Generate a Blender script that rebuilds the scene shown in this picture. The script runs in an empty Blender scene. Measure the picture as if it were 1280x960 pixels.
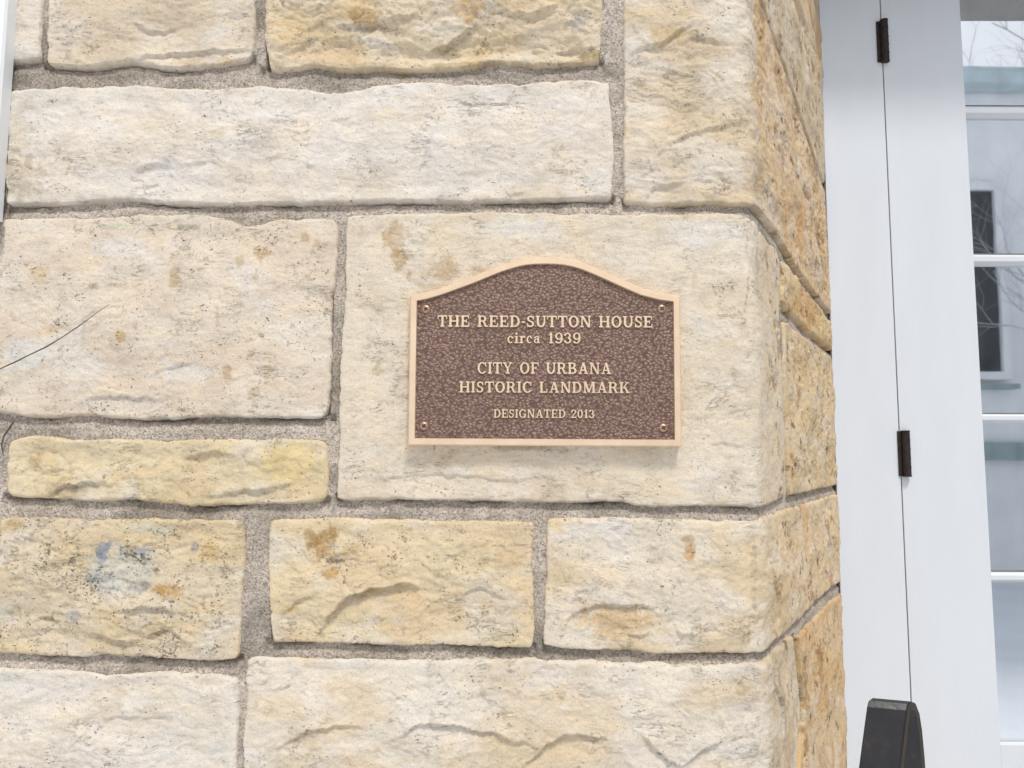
import bpy, bmesh, math, random
import numpy as np
from mathutils import Vector, Matrix

rad = math.radians
S = bpy.context.scene
C = S.collection

# ------------------------------------------------------------------ camera, sky, sun, exposure
F = 960.0                       # focal length in pixels of a 1280 x 960 picture
PITCH, ROLL = rad(5.5), rad(0.22)
CAMZ = 1.5
fw = np.array([0, math.cos(PITCH), math.sin(PITCH)])
r0 = np.array([1.0, 0, 0]); u0 = np.array([0, -math.sin(PITCH), math.cos(PITCH)])
rr = math.cos(ROLL)*r0 + math.sin(ROLL)*u0
uu = -math.sin(ROLL)*r0 + math.cos(ROLL)*u0
cd = bpy.data.cameras.new('camera'); cam = bpy.data.objects.new('camera', cd); C.objects.link(cam)
cd.sensor_width = 36; cd.lens = F/1280*36; cd.clip_start = 0.02; cd.clip_end = 500
cam.matrix_world = Matrix(((rr[0], uu[0], -fw[0], 0), (rr[1], uu[1], -fw[1], 0), (rr[2], uu[2], -fw[2], CAMZ), (0, 0, 0, 1)))
S.camera = cam

SUN_EL, SUN_AZ = rad(57), rad(16)      # azimuth: to the right of straight behind the camera
w = bpy.data.worlds.new('World'); S.world = w; w.use_nodes = True
nt = w.node_tree; nt.nodes.clear()
sky = nt.nodes.new('ShaderNodeTexSky'); sky.sky_type = 'NISHITA'; sky.sun_disc = False
sky.sun_elevation = SUN_EL; sky.sun_rotation = math.pi - SUN_AZ; sky.dust_density = 3.0; sky.air_density = 1.0
hs = nt.nodes.new('ShaderNodeHueSaturation'); hs.inputs['Saturation'].default_value = 0.22   # thin even overcast
bg = nt.nodes.new('ShaderNodeBackground'); bg.inputs['Strength'].default_value = 0.142
wo = nt.nodes.new('ShaderNodeOutputWorld')
mxs = nt.nodes.new('ShaderNodeMix'); mxs.data_type = 'RGBA'; mxs.inputs[0].default_value = .5
mxs.inputs[7].default_value = (5.2, 5.45, 5.8, 1)                # even cloud layer over the clear sky
nt.links.new(sky.outputs[0], hs.inputs['Color']); nt.links.new(hs.outputs[0], mxs.inputs[6]); nt.links.new(mxs.outputs[2], bg.inputs[0]); nt.links.new(bg.outputs[0], wo.inputs[0])
sd = bpy.data.lights.new('sun', 'SUN'); sun = bpy.data.objects.new('sun', sd); C.objects.link(sun)
sd.energy = 2.0; sd.angle = rad(11); sd.color = (1.0, 0.965, 0.91)
dv = Vector((math.sin(SUN_AZ)*math.cos(SUN_EL), -math.cos(SUN_AZ)*math.cos(SUN_EL), math.sin(SUN_EL)))
sun.rotation_euler = dv.to_track_quat('Z', 'Y').to_euler(); sun.location = dv*30
S.view_settings.view_transform = 'Standard'; S.view_settings.look = 'None'
S.view_settings.gamma = 1; S.view_settings.exposure = 0.18; S.view_settings.use_curve_mapping = False
S.render.engine = 'CYCLES'; S.render.resolution_x = 1024; S.render.resolution_y = 768

# ------------------------------------------------------------------ helpers
def ray(x, y): return fw + (x-640)/F*rr + (480-y)/F*uu
def at(x, y, Y):
    d = ray(x, y); k = Y/d[1]
    return Vector((d[0]*k, Y, CAMZ+d[2]*k))
def link(o, parent=None):
    C.objects.link(o)
    if parent: o.parent = parent
    return o
def tag(o, label=None, cat=None, group=None, kind=None):
    if label: o['label'] = label
    if cat: o['category'] = cat
    if group: o['group'] = group
    if kind: o['kind'] = kind
    return o
def empty(name, loc=(0, 0, 0)):
    o = bpy.data.objects.new(name, None); o.location = loc; o.empty_display_size = 0.05
    C.objects.link(o); return o
def build(name, bm, mat, parent=None, smooth=False, rel=True):
    """link a bmesh given in world coordinates as one object (relative to its parent)"""
    if parent is not None and rel:
        off = Vector(parent.location)
        if parent.parent is not None: off = off + Vector(parent.parent.location)
        bmesh.ops.translate(bm, verts=bm.verts, vec=-off)
    me = bpy.data.meshes.new(name); bmesh.ops.recalc_face_normals(bm, faces=bm.faces); bm.to_mesh(me); bm.free()
    if smooth:
        for p in me.polygons: p.use_smooth = True
    me.materials.append(mat)
    return link(bpy.data.objects.new(name, me), parent)
def box(bm, a, b, bev=0.0):
    a, b = Vector(a), Vector(b)
    r = bmesh.ops.create_cube(bm, size=1)
    bmesh.ops.scale(bm, vec=(abs(b.x-a.x), abs(b.y-a.y), abs(b.z-a.z)), verts=r['verts'])
    bmesh.ops.translate(bm, vec=(a+b)/2, verts=r['verts'])
    if bev:
        es = list({e for v in r['verts'] for e in v.link_edges})
        bmesh.ops.bevel(bm, geom=es, offset=bev, segments=2, affect='EDGES', profile=0.6)
def tube(bm, pts, radii, n=8):
    rings = []
    for i, p in enumerate(pts):
        p = Vector(p); q0 = Vector(pts[max(i-1, 0)]); q1 = Vector(pts[min(i+1, len(pts)-1)])
        t = (q1-q0).normalized(); a = t.orthogonal().normalized() if i == 0 else (a - t*a.dot(t)).normalized()
        b = t.cross(a)
        rings.append([bm.verts.new(p + (a*math.cos(2*math.pi*k/n)+b*math.sin(2*math.pi*k/n))*radii[i]) for k in range(n)])
    for r1, r2 in zip(rings, rings[1:]):
        for k in range(n): bm.faces.new((r1[k], r1[(k+1) % n], r2[(k+1) % n], r2[k]))
    bm.faces.new(rings[0][::-1]); bm.faces.new(rings[-1])

# numpy gradient noise
_rs = np.random.RandomState(7); _P = _rs.permutation(512); _G = _rs.uniform(0, 2*np.pi, 512)
def perlin(x, y, seed=0):
    xi = np.floor(x).astype(int); yi = np.floor(y).astype(int); xf = x-xi; yf = y-yi
    def g(ix, iy, fx, fy):
        a = _G[_P[(_P[(ix+seed*37) % 512]+iy) % 512]]
        return np.cos(a)*fx+np.sin(a)*fy
    u = xf**3*(xf*(xf*6-15)+10); v = yf**3*(yf*(yf*6-15)+10)
    n00 = g(xi, yi, xf, yf); n10 = g(xi+1, yi, xf-1, yf); n01 = g(xi, yi+1, xf, yf-1); n11 = g(xi+1, yi+1, xf-1, yf-1)
    return ((n00*(1-u)+n10*u)*(1-v)+(n01*(1-u)+n11*u)*v)*1.4
def fbm(x, y, o=4, seed=0, gain=.5):
    s = 0; a = 1.0
    for k in range(o):
        s = s+a*perlin(x*2**k+seed*3.1, y*2**k-seed*1.7, seed+k); a *= gain
    return s
def sstep(a, b, x):
    t = np.clip((x-a)/(b-a), 0, 1); return t*t*(3-2*t)

# ------------------------------------------------------------------ materials
def mat(name):
    m = bpy.data.materials.new(name); m.use_nodes = True
    n = m.node_tree.nodes; return m, n, m.node_tree.links, n['Principled BSDF']
def node(n, t, **k):
    x = n.new(t)
    for a, b in k.items():
        if a in x.inputs.keys(): x.inputs[a].default_value = b
        else: setattr(x, a, b)
    return x
def noise(n, l, co, scale, detail=5, rough=.6, dist=0, vec=None):
    x = n.new('ShaderNodeTexNoise'); x.inputs['Scale'].default_value = scale; x.inputs['Detail'].default_value = detail
    x.inputs['Roughness'].default_value = rough; x.inputs['Distortion'].default_value = dist
    if vec:
        mp = n.new('ShaderNodeMapping'); mp.inputs['Scale'].default_value = vec
        l.new(co, mp.inputs['Vector']); l.new(mp.outputs[0], x.inputs['Vector'])
    else: l.new(co, x.inputs['Vector'])
    return x.outputs['Fac']
def ramp(n, l, src, stops):
    r = n.new('ShaderNodeValToRGB'); e = r.color_ramp.elements
    while len(e) < len(stops): e.new(0.5)
    for i, (p, c) in enumerate(stops):
        e[i].position = p; e[i].color = (c, c, c, 1) if isinstance(c, (int, float)) else (*c, 1)
    l.new(src, r.inputs[0]); return r.outputs[0]
def mixc(n, l, a, b, fac, mode='MIX'):
    m = n.new('ShaderNodeMix'); m.data_type = 'RGBA'; m.blend_type = mode
    for s, v in ((m.inputs[0], fac), (m.inputs[6], a), (m.inputs[7], b)):
        if isinstance(v, (int, float)): s.default_value = v
        elif isinstance(v, tuple): s.default_value = (*v, 1)
        else: l.new(v, s)
    return m.outputs[2]
def math_(n, l, op, a, b=0.0):
    m = n.new('ShaderNodeMath'); m.operation = op
    for s, v in ((m.inputs[0], a), (m.inputs[1], b)):
        if isinstance(v, (int, float)): s.default_value = v
        else: l.new(v, s)
    return m.outputs[0]
def bump(n, l, h, dist, strength=1.0, prev=None):
    b = n.new('ShaderNodeBump'); b.inputs['Distance'].default_value = dist; b.inputs['Strength'].default_value = strength
    l.new(h, b.inputs['Height'])
    if prev: l.new(prev, b.inputs['Normal'])
    return b.outputs[0]

def stone_material():
    m, n, l, p = mat('limestone'); co = n.new('ShaderNodeTexCoord').outputs['Object']
    at_ = node(n, 'ShaderNodeAttribute', attribute_name='tint'); col = at_.outputs['Color']
    sp = node(n, 'ShaderNodeAttribute', attribute_name='speck').outputs['Fac']
    # broad mottling, then horizontal bedding streaks, then grain
    a = ramp(n, l, noise(n, l, co, 22, 6, .62, .3), [(.32, (.90, .885, .86)), (.5, (1, 1, 1)), (.68, (1.06, 1.03, .97))])
    col = mixc(n, l, col, a, 1.0, 'MULTIPLY')
    b = ramp(n, l, noise(n, l, co, 30, 7, .7, .4, (1, 1, 3.6)), [(.33, .84), (.47, 1.0), (.75, 1.05)])
    col = mixc(n, l, col, b, .75, 'MULTIPLY')
    # cool greyish blooms
    g = ramp(n, l, noise(n, l, co, 13, 6, .68, .4, (1, 1, 1.7)), [(.52, 0.0), (.62, 1.0)])
    col = mixc(n, l, col, (.70, .695, .685), math_(n, l, 'MULTIPLY', g, .26))
    wv = ramp(n, l, noise(n, l, co, 19, 7, .7, .6, (1, 1, 2.2)), [(.56, 0.0), (.68, 1.0)])
    col = mixc(n, l, col, (.88, .74, .55), math_(n, l, 'MULTIPLY', wv, .26), 'MULTIPLY')
    # hairline cracks along the bedding, only here and there
    ck = math_(n, l, 'ABSOLUTE', math_(n, l, 'SUBTRACT', noise(n, l, co, 21, 7, .72, .8, (1, 1, 3.2)), .5))
    ckm = math_(n, l, 'MULTIPLY', ramp(n, l, ck, [(0.0, 1.0), (.010, 0.0)]), ramp(n, l, noise(n, l, co, 26, 3), [(.54, 0.0), (.62, 1.0)]))
    col = mixc(n, l, col, (.20, .165, .12), math_(n, l, 'MULTIPLY', ckm, .55))
    c = ramp(n, l, noise(n, l, co, 400, 5, .75), [(.28, .82), (.47, 1.0), (.72, 1.10)])
    col = mixc(n, l, col, c, .9, 'MULTIPLY')
    c = ramp(n, l, noise(n, l, co, 110, 6, .7, .5, (1, 1, 2.4)), [(.36, .86), (.46, 1.0), (.7, 1.05)])
    col = mixc(n, l, col, c, .8, 'MULTIPLY')
    # sparse pits and specks, clustered
    cl = noise(n, l, co, 34, 4, .65)
    pit = noise(n, l, co, 330, 2, .5, 0, (1, 1, 1.5))
    th = math_(n, l, 'ADD', pit, math_(n, l, 'MULTIPLY', math_(n, l, 'SUBTRACT', math_(n, l, 'ADD', cl, math_(n, l, 'MULTIPLY', sp, .22)), .5), .45))
    pm = ramp(n, l, th, [(.712, 0.0), (.752, 1.0)])
    col = mixc(n, l, col, (.10, .085, .065), math_(n, l, 'MULTIPLY', pm, .82))
    pit2 = noise(n, l, co, 140, 3, .55)
    th2 = math_(n, l, 'ADD', pit2, math_(n, l, 'MULTIPLY', math_(n, l, 'SUBTRACT', math_(n, l, 'ADD', cl, math_(n, l, 'MULTIPLY', sp, .3)), .5), .5))
    pm2 = ramp(n, l, th2, [(.70, 0.0), (.76, 1.0)])
    col = mixc(n, l, col, (.22, .19, .14), math_(n, l, 'MULTIPLY', pm2, .50))
    l.new(col, p.inputs['Base Color']); p.inputs['Roughness'].default_value = .88; p.inputs['Specular IOR Level'].default_value = .25
    h1 = noise(n, l, co, 60, 8, .68, .5, (1, 1, 2.2))
    nb = bump(n, l, h1, .0014, .8)
    nb = bump(n, l, math_(n, l, 'SUBTRACT', 1.0, ckm), .0008, .7, nb)
    h2 = noise(n, l, co, 380, 5, .7)
    nb = bump(n, l, h2, .0015, .85, nb)
    hp = math_(n, l, 'SUBTRACT', 1.0, pm)
    nb = bump(n, l, hp, .0008, .7, nb)
    l.new(nb, p.inputs['Normal'])
    return m
def mortar_material():
    m, n, l, p = mat('mortar'); co = n.new('ShaderNodeTexCoord').outputs['Object']
    a = ramp(n, l, noise(n, l, co, 10, 5, .6), [(.3, (.40, .335, .265)), (.48, (.54, .46, .385)), (.7, (.64, .55, .47))])
    v = node(n, 'ShaderNodeTexVoronoi', Scale=520.0); l.new(co, v.inputs['Vector'])
    g = ramp(n, l, v.outputs['Color'], [(.1, .45), (.4, .95), (.9, 1.5)])
    col = mixc(n, l, a, g, .75, 'MULTIPLY')
    s = ramp(n, l, noise(n, l, co, 260, 3, .6), [(.60, 0.0), (.68, 1.0)])
    col = mixc(n, l, col, (.09, .075, .06), math_(n, l, 'MULTIPLY', s, .6))
    k = ramp(n, l, noise(n, l, co, 17, 6, .7, .6), [(.50, 0.0), (.64, 1.0)])
    col = mixc(n, l, col, (.24, .205, .16), math_(n, l, 'MULTIPLY', k, .45))
    k = ramp(n, l, noise(n, l, co, 150, 3, .6), [(.66, 0.0), (.72, 1.0)])
    col = mixc(n, l, col, (.70, .66, .60), math_(n, l, 'MULTIPLY', k, .6))
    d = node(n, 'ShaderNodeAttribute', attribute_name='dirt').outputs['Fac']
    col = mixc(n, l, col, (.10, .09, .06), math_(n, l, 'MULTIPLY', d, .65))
    l.new(col, p.inputs['Base Color']); p.inputs['Roughness'].default_value = .95
    nb = bump(n, l, noise(n, l, co, 90, 7, .75), .0055, 1.0)
    nb = bump(n, l, v.outputs['Distance'], .0012, .9, nb)
    l.new(nb, p.inputs['Normal']); return m
def paint_material(name, col, rough=.42, marks=()):
    m, n, l, p = mat(name); co = n.new('ShaderNodeTexCoord').outputs['Object']
    a = ramp(n, l, noise(n, l, co, 5, 5, .6, 0, (2, 2, .5)), [(.3, .95), (.6, 1.0)])
    c = mixc(n, l, col, a, 1.0, 'MULTIPLY')
    s = ramp(n, l, noise(n, l, co, 55, 4, .6), [(.715, 0.0), (.76, 1.0)])
    c = mixc(n, l, c, (.38, .35, .32), math_(n, l, 'MULTIPLY', s, .45))
    for (pos, sx, sz, strength) in marks:       # rust bleeding round the hinges
        mp = n.new('ShaderNodeMapping'); mp.vector_type = 'POINT'
        mp.inputs['Location'].default_value = (-pos[0]/sx, 0, -pos[2]/sz); mp.inputs['Scale'].default_value = (1/sx, 0, 1/sz)
        l.new(co, mp.inputs['Vector'])
        vl = n.new('ShaderNodeVectorMath'); vl.operation = 'LENGTH'; l.new(mp.outputs[0], vl.inputs[0])
        dist = math_(n, l, 'ADD', vl.outputs['Value'], math_(n, l, 'MULTIPLY', noise(n, l, co, 60, 4), .35))
        f = ramp(n, l, dist, [(.15, 1.0), (.55, .35), (.98, 0.0)])
        c = mixc(n, l, c, (.30, .20, .15), math_(n, l, 'MULTIPLY', f, strength))
    l.new(c, p.inputs['Base Color']); p.inputs['Roughness'].default_value = rough
    nb = bump(n, l, noise(n, l, co, 60, 5, .6, 0, (3, 3, .18)), .0003, .5)
    l.new(nb, p.inputs['Normal']); return m
def simple(name, col, rough=.6, metal=0.0, nscale=None, bumpd=0.0, var=.15):
    m, n, l, p = mat(name); co = n.new('ShaderNodeTexCoord').outputs['Object']
    if nscale:
        f = noise(n, l, co, nscale, 5, .6); a = ramp(n, l, f, [(.3, 1-var), (.7, 1+var)])
        l.new(mixc(n, l, col, a, 1.0, 'MULTIPLY'), p.inputs['Base Color'])
        if bumpd: l.new(bump(n, l, f, bumpd), p.inputs['Normal'])
    else: p.inputs['Base Color'].default_value = (*col, 1)
    p.inputs['Roughness'].default_value = rough; p.inputs['Metallic'].default_value = metal
    return m
STONE = stone_material(); MORTAR = mortar_material()

# ------------------------------------------------------------------ wall geometry: front face, then a splayed reveal
YW = 0.861
XC = at(947, 520, YW).x
SPL = rad(30); DIR = np.array([math.sin(SPL), math.cos(SPL)])     # splay runs right and back
def px2s(x, y):
    d = ray(x, y); k = YW/d[1]
    if d[0]*k <= XC: return (d[0]*k, CAMZ+d[2]*k)
    n0, n1 = math.cos(SPL), -math.sin(SPL)
    k = (n0*XC+n1*YW)/(n0*d[0]+n1*d[1])
    X, Y = d[0]*k, d[1]*k
    return (XC+math.hypot(X-XC, Y-YW), CAMZ+d[2]*k)
_e = px2s(1042, 480); YC = YW+(_e[0]-XC)*DIR[1]                    # plane of the door casing
XCAS = XC+(_e[0]-XC)*DIR[0]
SMAX = _e[0]+.03
RC = 0.016
def wall(s, z, h, mirror=None):
    """(s, z, height) -> world; the corner is filleted"""
    s = np.asarray(s, float); t = np.clip((s-XC+RC)/(2*RC), 0, 1)
    f = np.stack([np.minimum(s, XC-RC), np.full_like(s, YW)], -1)
    a = np.array([XC-RC, YW]); b = np.array([XC, YW]); c = np.array([XC, YW])+DIR*RC
    q = ((1-t)**2)[..., None]*a+(2*t*(1-t))[..., None]*b+(t**2)[..., None]*c
    back = np.array([XC, YW])+DIR*np.maximum(s-XC, RC)[..., None]
    P = np.where((s < XC-RC)[..., None], f, np.where((s > XC+RC)[..., None], back, q))
    ang = t*(math.pi/2-SPL)
    N = np.stack([np.sin(ang), -np.cos(ang)], -1)      # front normal (0,-1) -> (cos30,-sin30)
    P = P+N*np.asarray(h)[..., None]
    X = P[..., 0]
    if mirror is not None: X = 2*mirror-X
    return np.stack([X, P[..., 1], np.broadcast_to(z, X.shape)], -1)

def grid_mesh(name, V, attrs, mat_, parent, flip=False):
    nj, ni = V.shape[:2]
    me = bpy.data.meshes.new(name); nv = ni*nj
    idx = np.arange(nv).reshape(nj, ni)
    q = np.stack([idx[:-1, :-1], idx[1:, :-1], idx[1:, 1:], idx[:-1, 1:]], -1).reshape(-1, 4)
    if flip: q = q[:, ::-1]
    me.vertices.add(nv); me.vertices.foreach_set('co', V.reshape(-1).astype(np.float32))
    nf = len(q); me.loops.add(nf*4); me.loops.foreach_set('vertex_index', q.reshape(-1).astype(np.int32))
    me.polygons.add(nf); me.polygons.foreach_set('loop_start', (np.arange(nf)*4).astype(np.int32))
    me.polygons.foreach_set('loop_total', np.full(nf, 4, np.int32)) if False else None
    me.update(calc_edges=True)
    me.polygons.foreach_set('use_smooth', np.ones(nf, bool))
    for k, a in attrs.items():
        if a.ndim == 3:
            at_ = me.color_attributes.new(k, 'FLOAT_COLOR', 'POINT')
            d = np.ones((nv, 4), np.float32); d[:, :3] = a.reshape(-1, 3); at_.data.foreach_set('color', d.reshape(-1))
        else:
            at_ = me.attributes.new(k, 'FLOAT', 'POINT'); at_.data.foreach_set('value', a.reshape(-1).astype(np.float32))
    me.materials.append(mat_); me.validate(); me.update()
    return link(bpy.data.objects.new(name, me), parent)

def resample(pts, n):
    p = np.array(pts, float)
    if len(p) > 2:                       # soften the polyline a little
        q = [p[0]]
        for a, b in zip(p, p[1:]): q += [a*.72+b*.28, a*.28+b*.72]
        q.append(p[-1]); p = np.array(q)
    d = np.r_[0, np.cumsum(np.hypot(*np.diff(p, axis=0).T))]
    t = np.linspace(0, d[-1], n)
    return np.stack([np.interp(t, d, p[:, 0]), np.interp(t, d, p[:, 1])], -1)

def ledge_field(s, z, pts, r):
    """signed distance to a polyline: positive below it (or right of it when it runs upward)"""
    best = np.full(s.shape, 1e9); sg = np.ones(s.shape); tt = np.zeros(s.shape)
    P = np.array(pts); L = np.r_[0, np.cumsum(np.hypot(*np.diff(P, axis=0).T))]; tot = L[-1]
    for i in range(len(P)-1):
        a, b = P[i], P[i+1]; ab = b-a; l2 = (ab**2).sum()
        t = np.clip(((s-a[0])*ab[0]+(z-a[1])*ab[1])/l2, 0, 1)
        dx = s-(a[0]+t*ab[0]); dz = z-(a[1]+t*ab[1]); d = np.hypot(dx, dz)
        cr = ab[0]*dz-ab[1]*dx
        k = d < best; best = np.where(k, d, best); sg = np.where(k, np.where(cr < 0, 1., -1.), sg)
        tt = np.where(k, (L[i]+t*(L[i+1]-L[i]))/tot, tt)
    return best*sg, tt

BOT = []
PX = 0.861/960        # one photo pixel on the wall, in metres
def stone_patch(parent, top, right, bottom, left, seed, col, amp=1.0, step=.0017, speck=0.0, ledges=(), blots=(), bulge=.004,
                col2=None, label=None, mirror=None, re=.0034, base=-.014, splay_tint=None, wob=.0012):
    top, right, bottom, left = [np.array(e, float) for e in (top, right, bottom, left)]
    TL = (top[0]+left[0])/2; TR = (top[-1]+right[0])/2; BL = (bottom[0]+left[-1])/2; BR = (bottom[-1]+right[-1])/2
    top[0], top[-1], bottom[0], bottom[-1] = TL, TR, BL, BR
    left[0], left[-1], right[0], right[-1] = TL, BL, TR, BR
    W = np.abs(TR-TL)[0]; H = np.abs(TL-BL)[1]
    ni = max(8, int(W/step)); nj = max(6, int(H/step))
    t, b = resample(top, ni), resample(bottom, ni); lf, rt = resample(left, nj), resample(right, nj)
    # ragged outline
    for e, k in ((t, 1), (b, 2)):
        x = e[:, 0]; f = np.sin(np.linspace(0, np.pi, ni))**.3
        e[:, 1] += f*(wob*fbm(x*60, x*0+k*9.3, 4, seed, .6)+wob*.5*fbm(x*300, x*0+k*5.3, 2, seed+3))
    for e, k in ((lf, 3), (rt, 4)):
        y = e[:, 1]; f = np.sin(np.linspace(0, np.pi, nj))**.3
        e[:, 0] += f*(wob*fbm(y*60, y*0+k*9.3, 4, seed, .6)+wob*.5*fbm(y*300, y*0+k*5.3, 2, seed+5))
    GR = .0011
    t[:, 1] += GR; b[:, 1] -= GR; lf[:, 0] -= GR; rt[:, 0] += GR
    lf[:, 1] += np.linspace(GR, -GR, nj); rt[:, 1] += np.linspace(GR, -GR, nj); t[:, 0] += np.linspace(-GR, GR, ni); b[:, 0] += np.linspace(-GR, GR, ni)
    TL = TL+(-GR, GR); TR = TR+(GR, GR); BL = BL+(-GR, -GR); BR = BR+(GR, -GR)
    u = np.linspace(0, 1, ni)[None, :, None]; v = np.linspace(0, 1, nj)[:, None, None]
    G = (1-v)*t[None]+v*b[None]+(1-u)*lf[:, None]+u*rt[:, None]-((1-u)*(1-v)*TL+u*(1-v)*TR+(1-u)*v*BL+u*v*BR)
    s, z = G[..., 0].copy(), G[..., 1].copy()
    U, V = u[..., 0]*np.ones((nj, 1)), v[..., 0]*np.ones((1, ni))
    # rounded corners
    dxe = np.minimum(U, 1-U)*W; dze = np.minimum(V, 1-V)*H
    rc = np.random.RandomState(seed).uniform(.0015, .006)
    k = np.exp(-(dxe+dze)/rc)*rc*.8
    s += np.where(U < .5, k, -k); z += np.where(V < .5, -k, k)
    d = np.minimum(dxe, dze)
    d2 = 1/(1/(dxe+1e-4)**3+1/(dze+1e-4)**3)**(1/3.)
    rev = re*(.75+.5*(1-V)**2)*(1+1.3*fbm(s*28, z*28, 3, seed+9)).clip(.3, 2.6)
    prof = np.sqrt(np.clip(1-(1-np.clip(d2/rev, 0, 1))**2, 0, 1))
    h = base+(0-base)*prof
    inner = sstep(0, .022, d2)
    h += bulge*sstep(0, .10, d2)*(1+.5*fbm(s*6, z*6, 2, seed+1))
    # low facets, stepped bedding, roughness
    h += amp*inner*.0040*fbm(s*8, z*12, 3, seed+2)
    wx = .02*fbm(s*12, z*12, 3, seed+4); wz = .02*fbm(s*12+5, z*12, 3, seed+5)
    tr = fbm((s+wx)*8, (z+wz)*26, 3, seed+6)*3.2
    fl = np.floor(tr); fr = tr-fl
    h += amp*inner*.0012*((fl+sstep(.80, 1, fr))-tr*.6)
    tr = fbm((s+wx)*17+3, (z-wz)*34, 3, seed+16)*2.6
    fl = np.floor(tr); fr = tr-fl
    h += amp*inner*.0006*((fl+sstep(.84, 1, fr))-tr*.65)
    h += amp*sstep(0, .006, d2)*(.0008*fbm(s*48, z*80, 4, seed+7, .62)+.0004*np.abs(fbm(s*170, z*240, 3, seed+8)))
    for pts, depth, width in ledges:
        sd_, tt = ledge_field(s+.003*fbm(s*50, z*50, 3, seed+31), z+.003*fbm(s*50+9, z*50, 3, seed+32), pts, 0)
        taper = np.sin(np.pi*np.clip(tt, 0.02, .98))**.6
        h -= depth*taper*sstep(-.0006, .0012, sd_)*np.exp(-np.clip(sd_, 0, 1)/width)
        h += depth*.35*taper*(sd_ < 0)*np.exp(-np.clip(-sd_, 0, 1)/(width*.4))
    # colours that belong to the stone itself
    c = np.ones(s.shape+(3,))*np.array(col)
    if col2 is not None:
        m = sstep(-.25, .5, fbm(s*9, z*14, 4, seed+11))[..., None]
        c = c*(1-m)+np.array(col2)*m
    if splay_tint is not None:
        m = sstep(XC+.004, XC+.06, s+.03*fbm(s*14, z*14, 4, seed+12))[..., None]*(.72+.45*fbm(s*16, z*7, 4, seed+13)[..., None]).clip(.15, 1)
        c = c*(1-m)+np.array(splay_tint)*m
    sp = np.full(s.shape, float(speck))
    if splay_tint is not None or s.min() > XC:
        ms = sstep(XC+.02, XC+.10, s)
        sp = sp-.05*ms
        gash = sstep(.56, .70, fbm(s*16, z*20, 5, seed+51, .68))*ms*.6
        c = c*(1-gash[..., None])+np.array((.30, .175, .08))*gash[..., None]
        fine = sstep(.70, .84, fbm(s*40, z*40, 4, seed+52, .7))*ms*.8
        c = c*(1-fine[..., None])+np.array((.13, .09, .055))*fine[..., None]
        h -= .0012*sstep(.50, .70, fbm(s*16, z*20, 5, seed+51, .68))*ms
    for (cx, cz, rx, rz, bc, st) in blots:
        nn = 1.35*fbm(s*85, z*85, 4, seed+17, .66)
        e = np.hypot((s-cx)/rx, (z-cz)/rz)+.38*nn
        m = (1-sstep(.74, 1.08, e))*st*1.22*(.82+.42*fbm(s*260, z*260, 2, seed+18)).clip(.25, 1.15)
        m = m.clip(0, 1)
        if bc in (BLUE, BLACK): m = m*sstep(-.35, .10, fbm(s*210, z*210, 3, seed+19, .7))
        c = c*(1-m[..., None])+np.array(bc)*m[..., None]
    # uneven darker tone along the lower arris
    lower_m = (1-sstep(.001, .010, dze+.004*fbm(s*60, z*60, 3, seed+41)))*(V > .5)*sstep(-.3, .5, fbm(s*18, z*18, 3, seed+42))*.42
    c = c*(1-lower_m[..., None])+np.array((.27, .23, .16))*lower_m[..., None]
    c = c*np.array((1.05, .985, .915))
    if mirror is None: BOT.append((b[:, 0].copy(), b[:, 1].copy(), s.min(), s.max(), t[:, 0].copy(), t[:, 1].copy()))
    # skirt going back into the wall
    def ring(a, f):
        o = np.concatenate([a[:1], a, a[-1:]], 0); o = np.concatenate([o[:, :1], o, o[:, -1:]], 1); return o
    s, z, h, c, sp = [ring(q, 0) for q in (s, z, h, c, sp)]
    for q in (0, -1): h[q, :] = -.034; h[:, q] = -.034
    Vv = wall(s, z, h, mirror)
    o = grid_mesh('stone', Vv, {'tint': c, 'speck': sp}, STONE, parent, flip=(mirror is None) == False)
    if label: o['label'] = label
    return o

def pxs(*pts): return [px2s(x, y) for x, y in pts]

WHITE = (.63, .60, .545); CREAM = (.60, .54, .445); PALE = (.62, .575, .50); YEL = (.59, .50, .345); TAN = (.50, .40, .26)
ORANGE = (.56, .375, .185); OLIVE = (.30, .24, .12); BROWN = (.40, .285, .15); RUST = (.42, .24, .09); GREY = (.42, .41, .38)
BLUE = (.36, .41, .47); BLACK = (.055, .05, .045)
WALL = empty('stone_wall', (0, 0, 0))
tag(WALL, 'cream limestone block wall with recessed grey mortar and a splayed corner beside the door', 'wall')

def blot(x, y, rx, ry, c, st=.8):
    s0, z0 = px2s(x, y)
    fx = 1.0 if s0 < XC else 2.6
    return (s0, z0, rx*PX*fx, ry*PX*(1 if s0 < XC else 1.35), c, st)
def led(d, wd, *pts): return ([px2s(x, y) for x, y in pts], d, wd)

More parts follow.
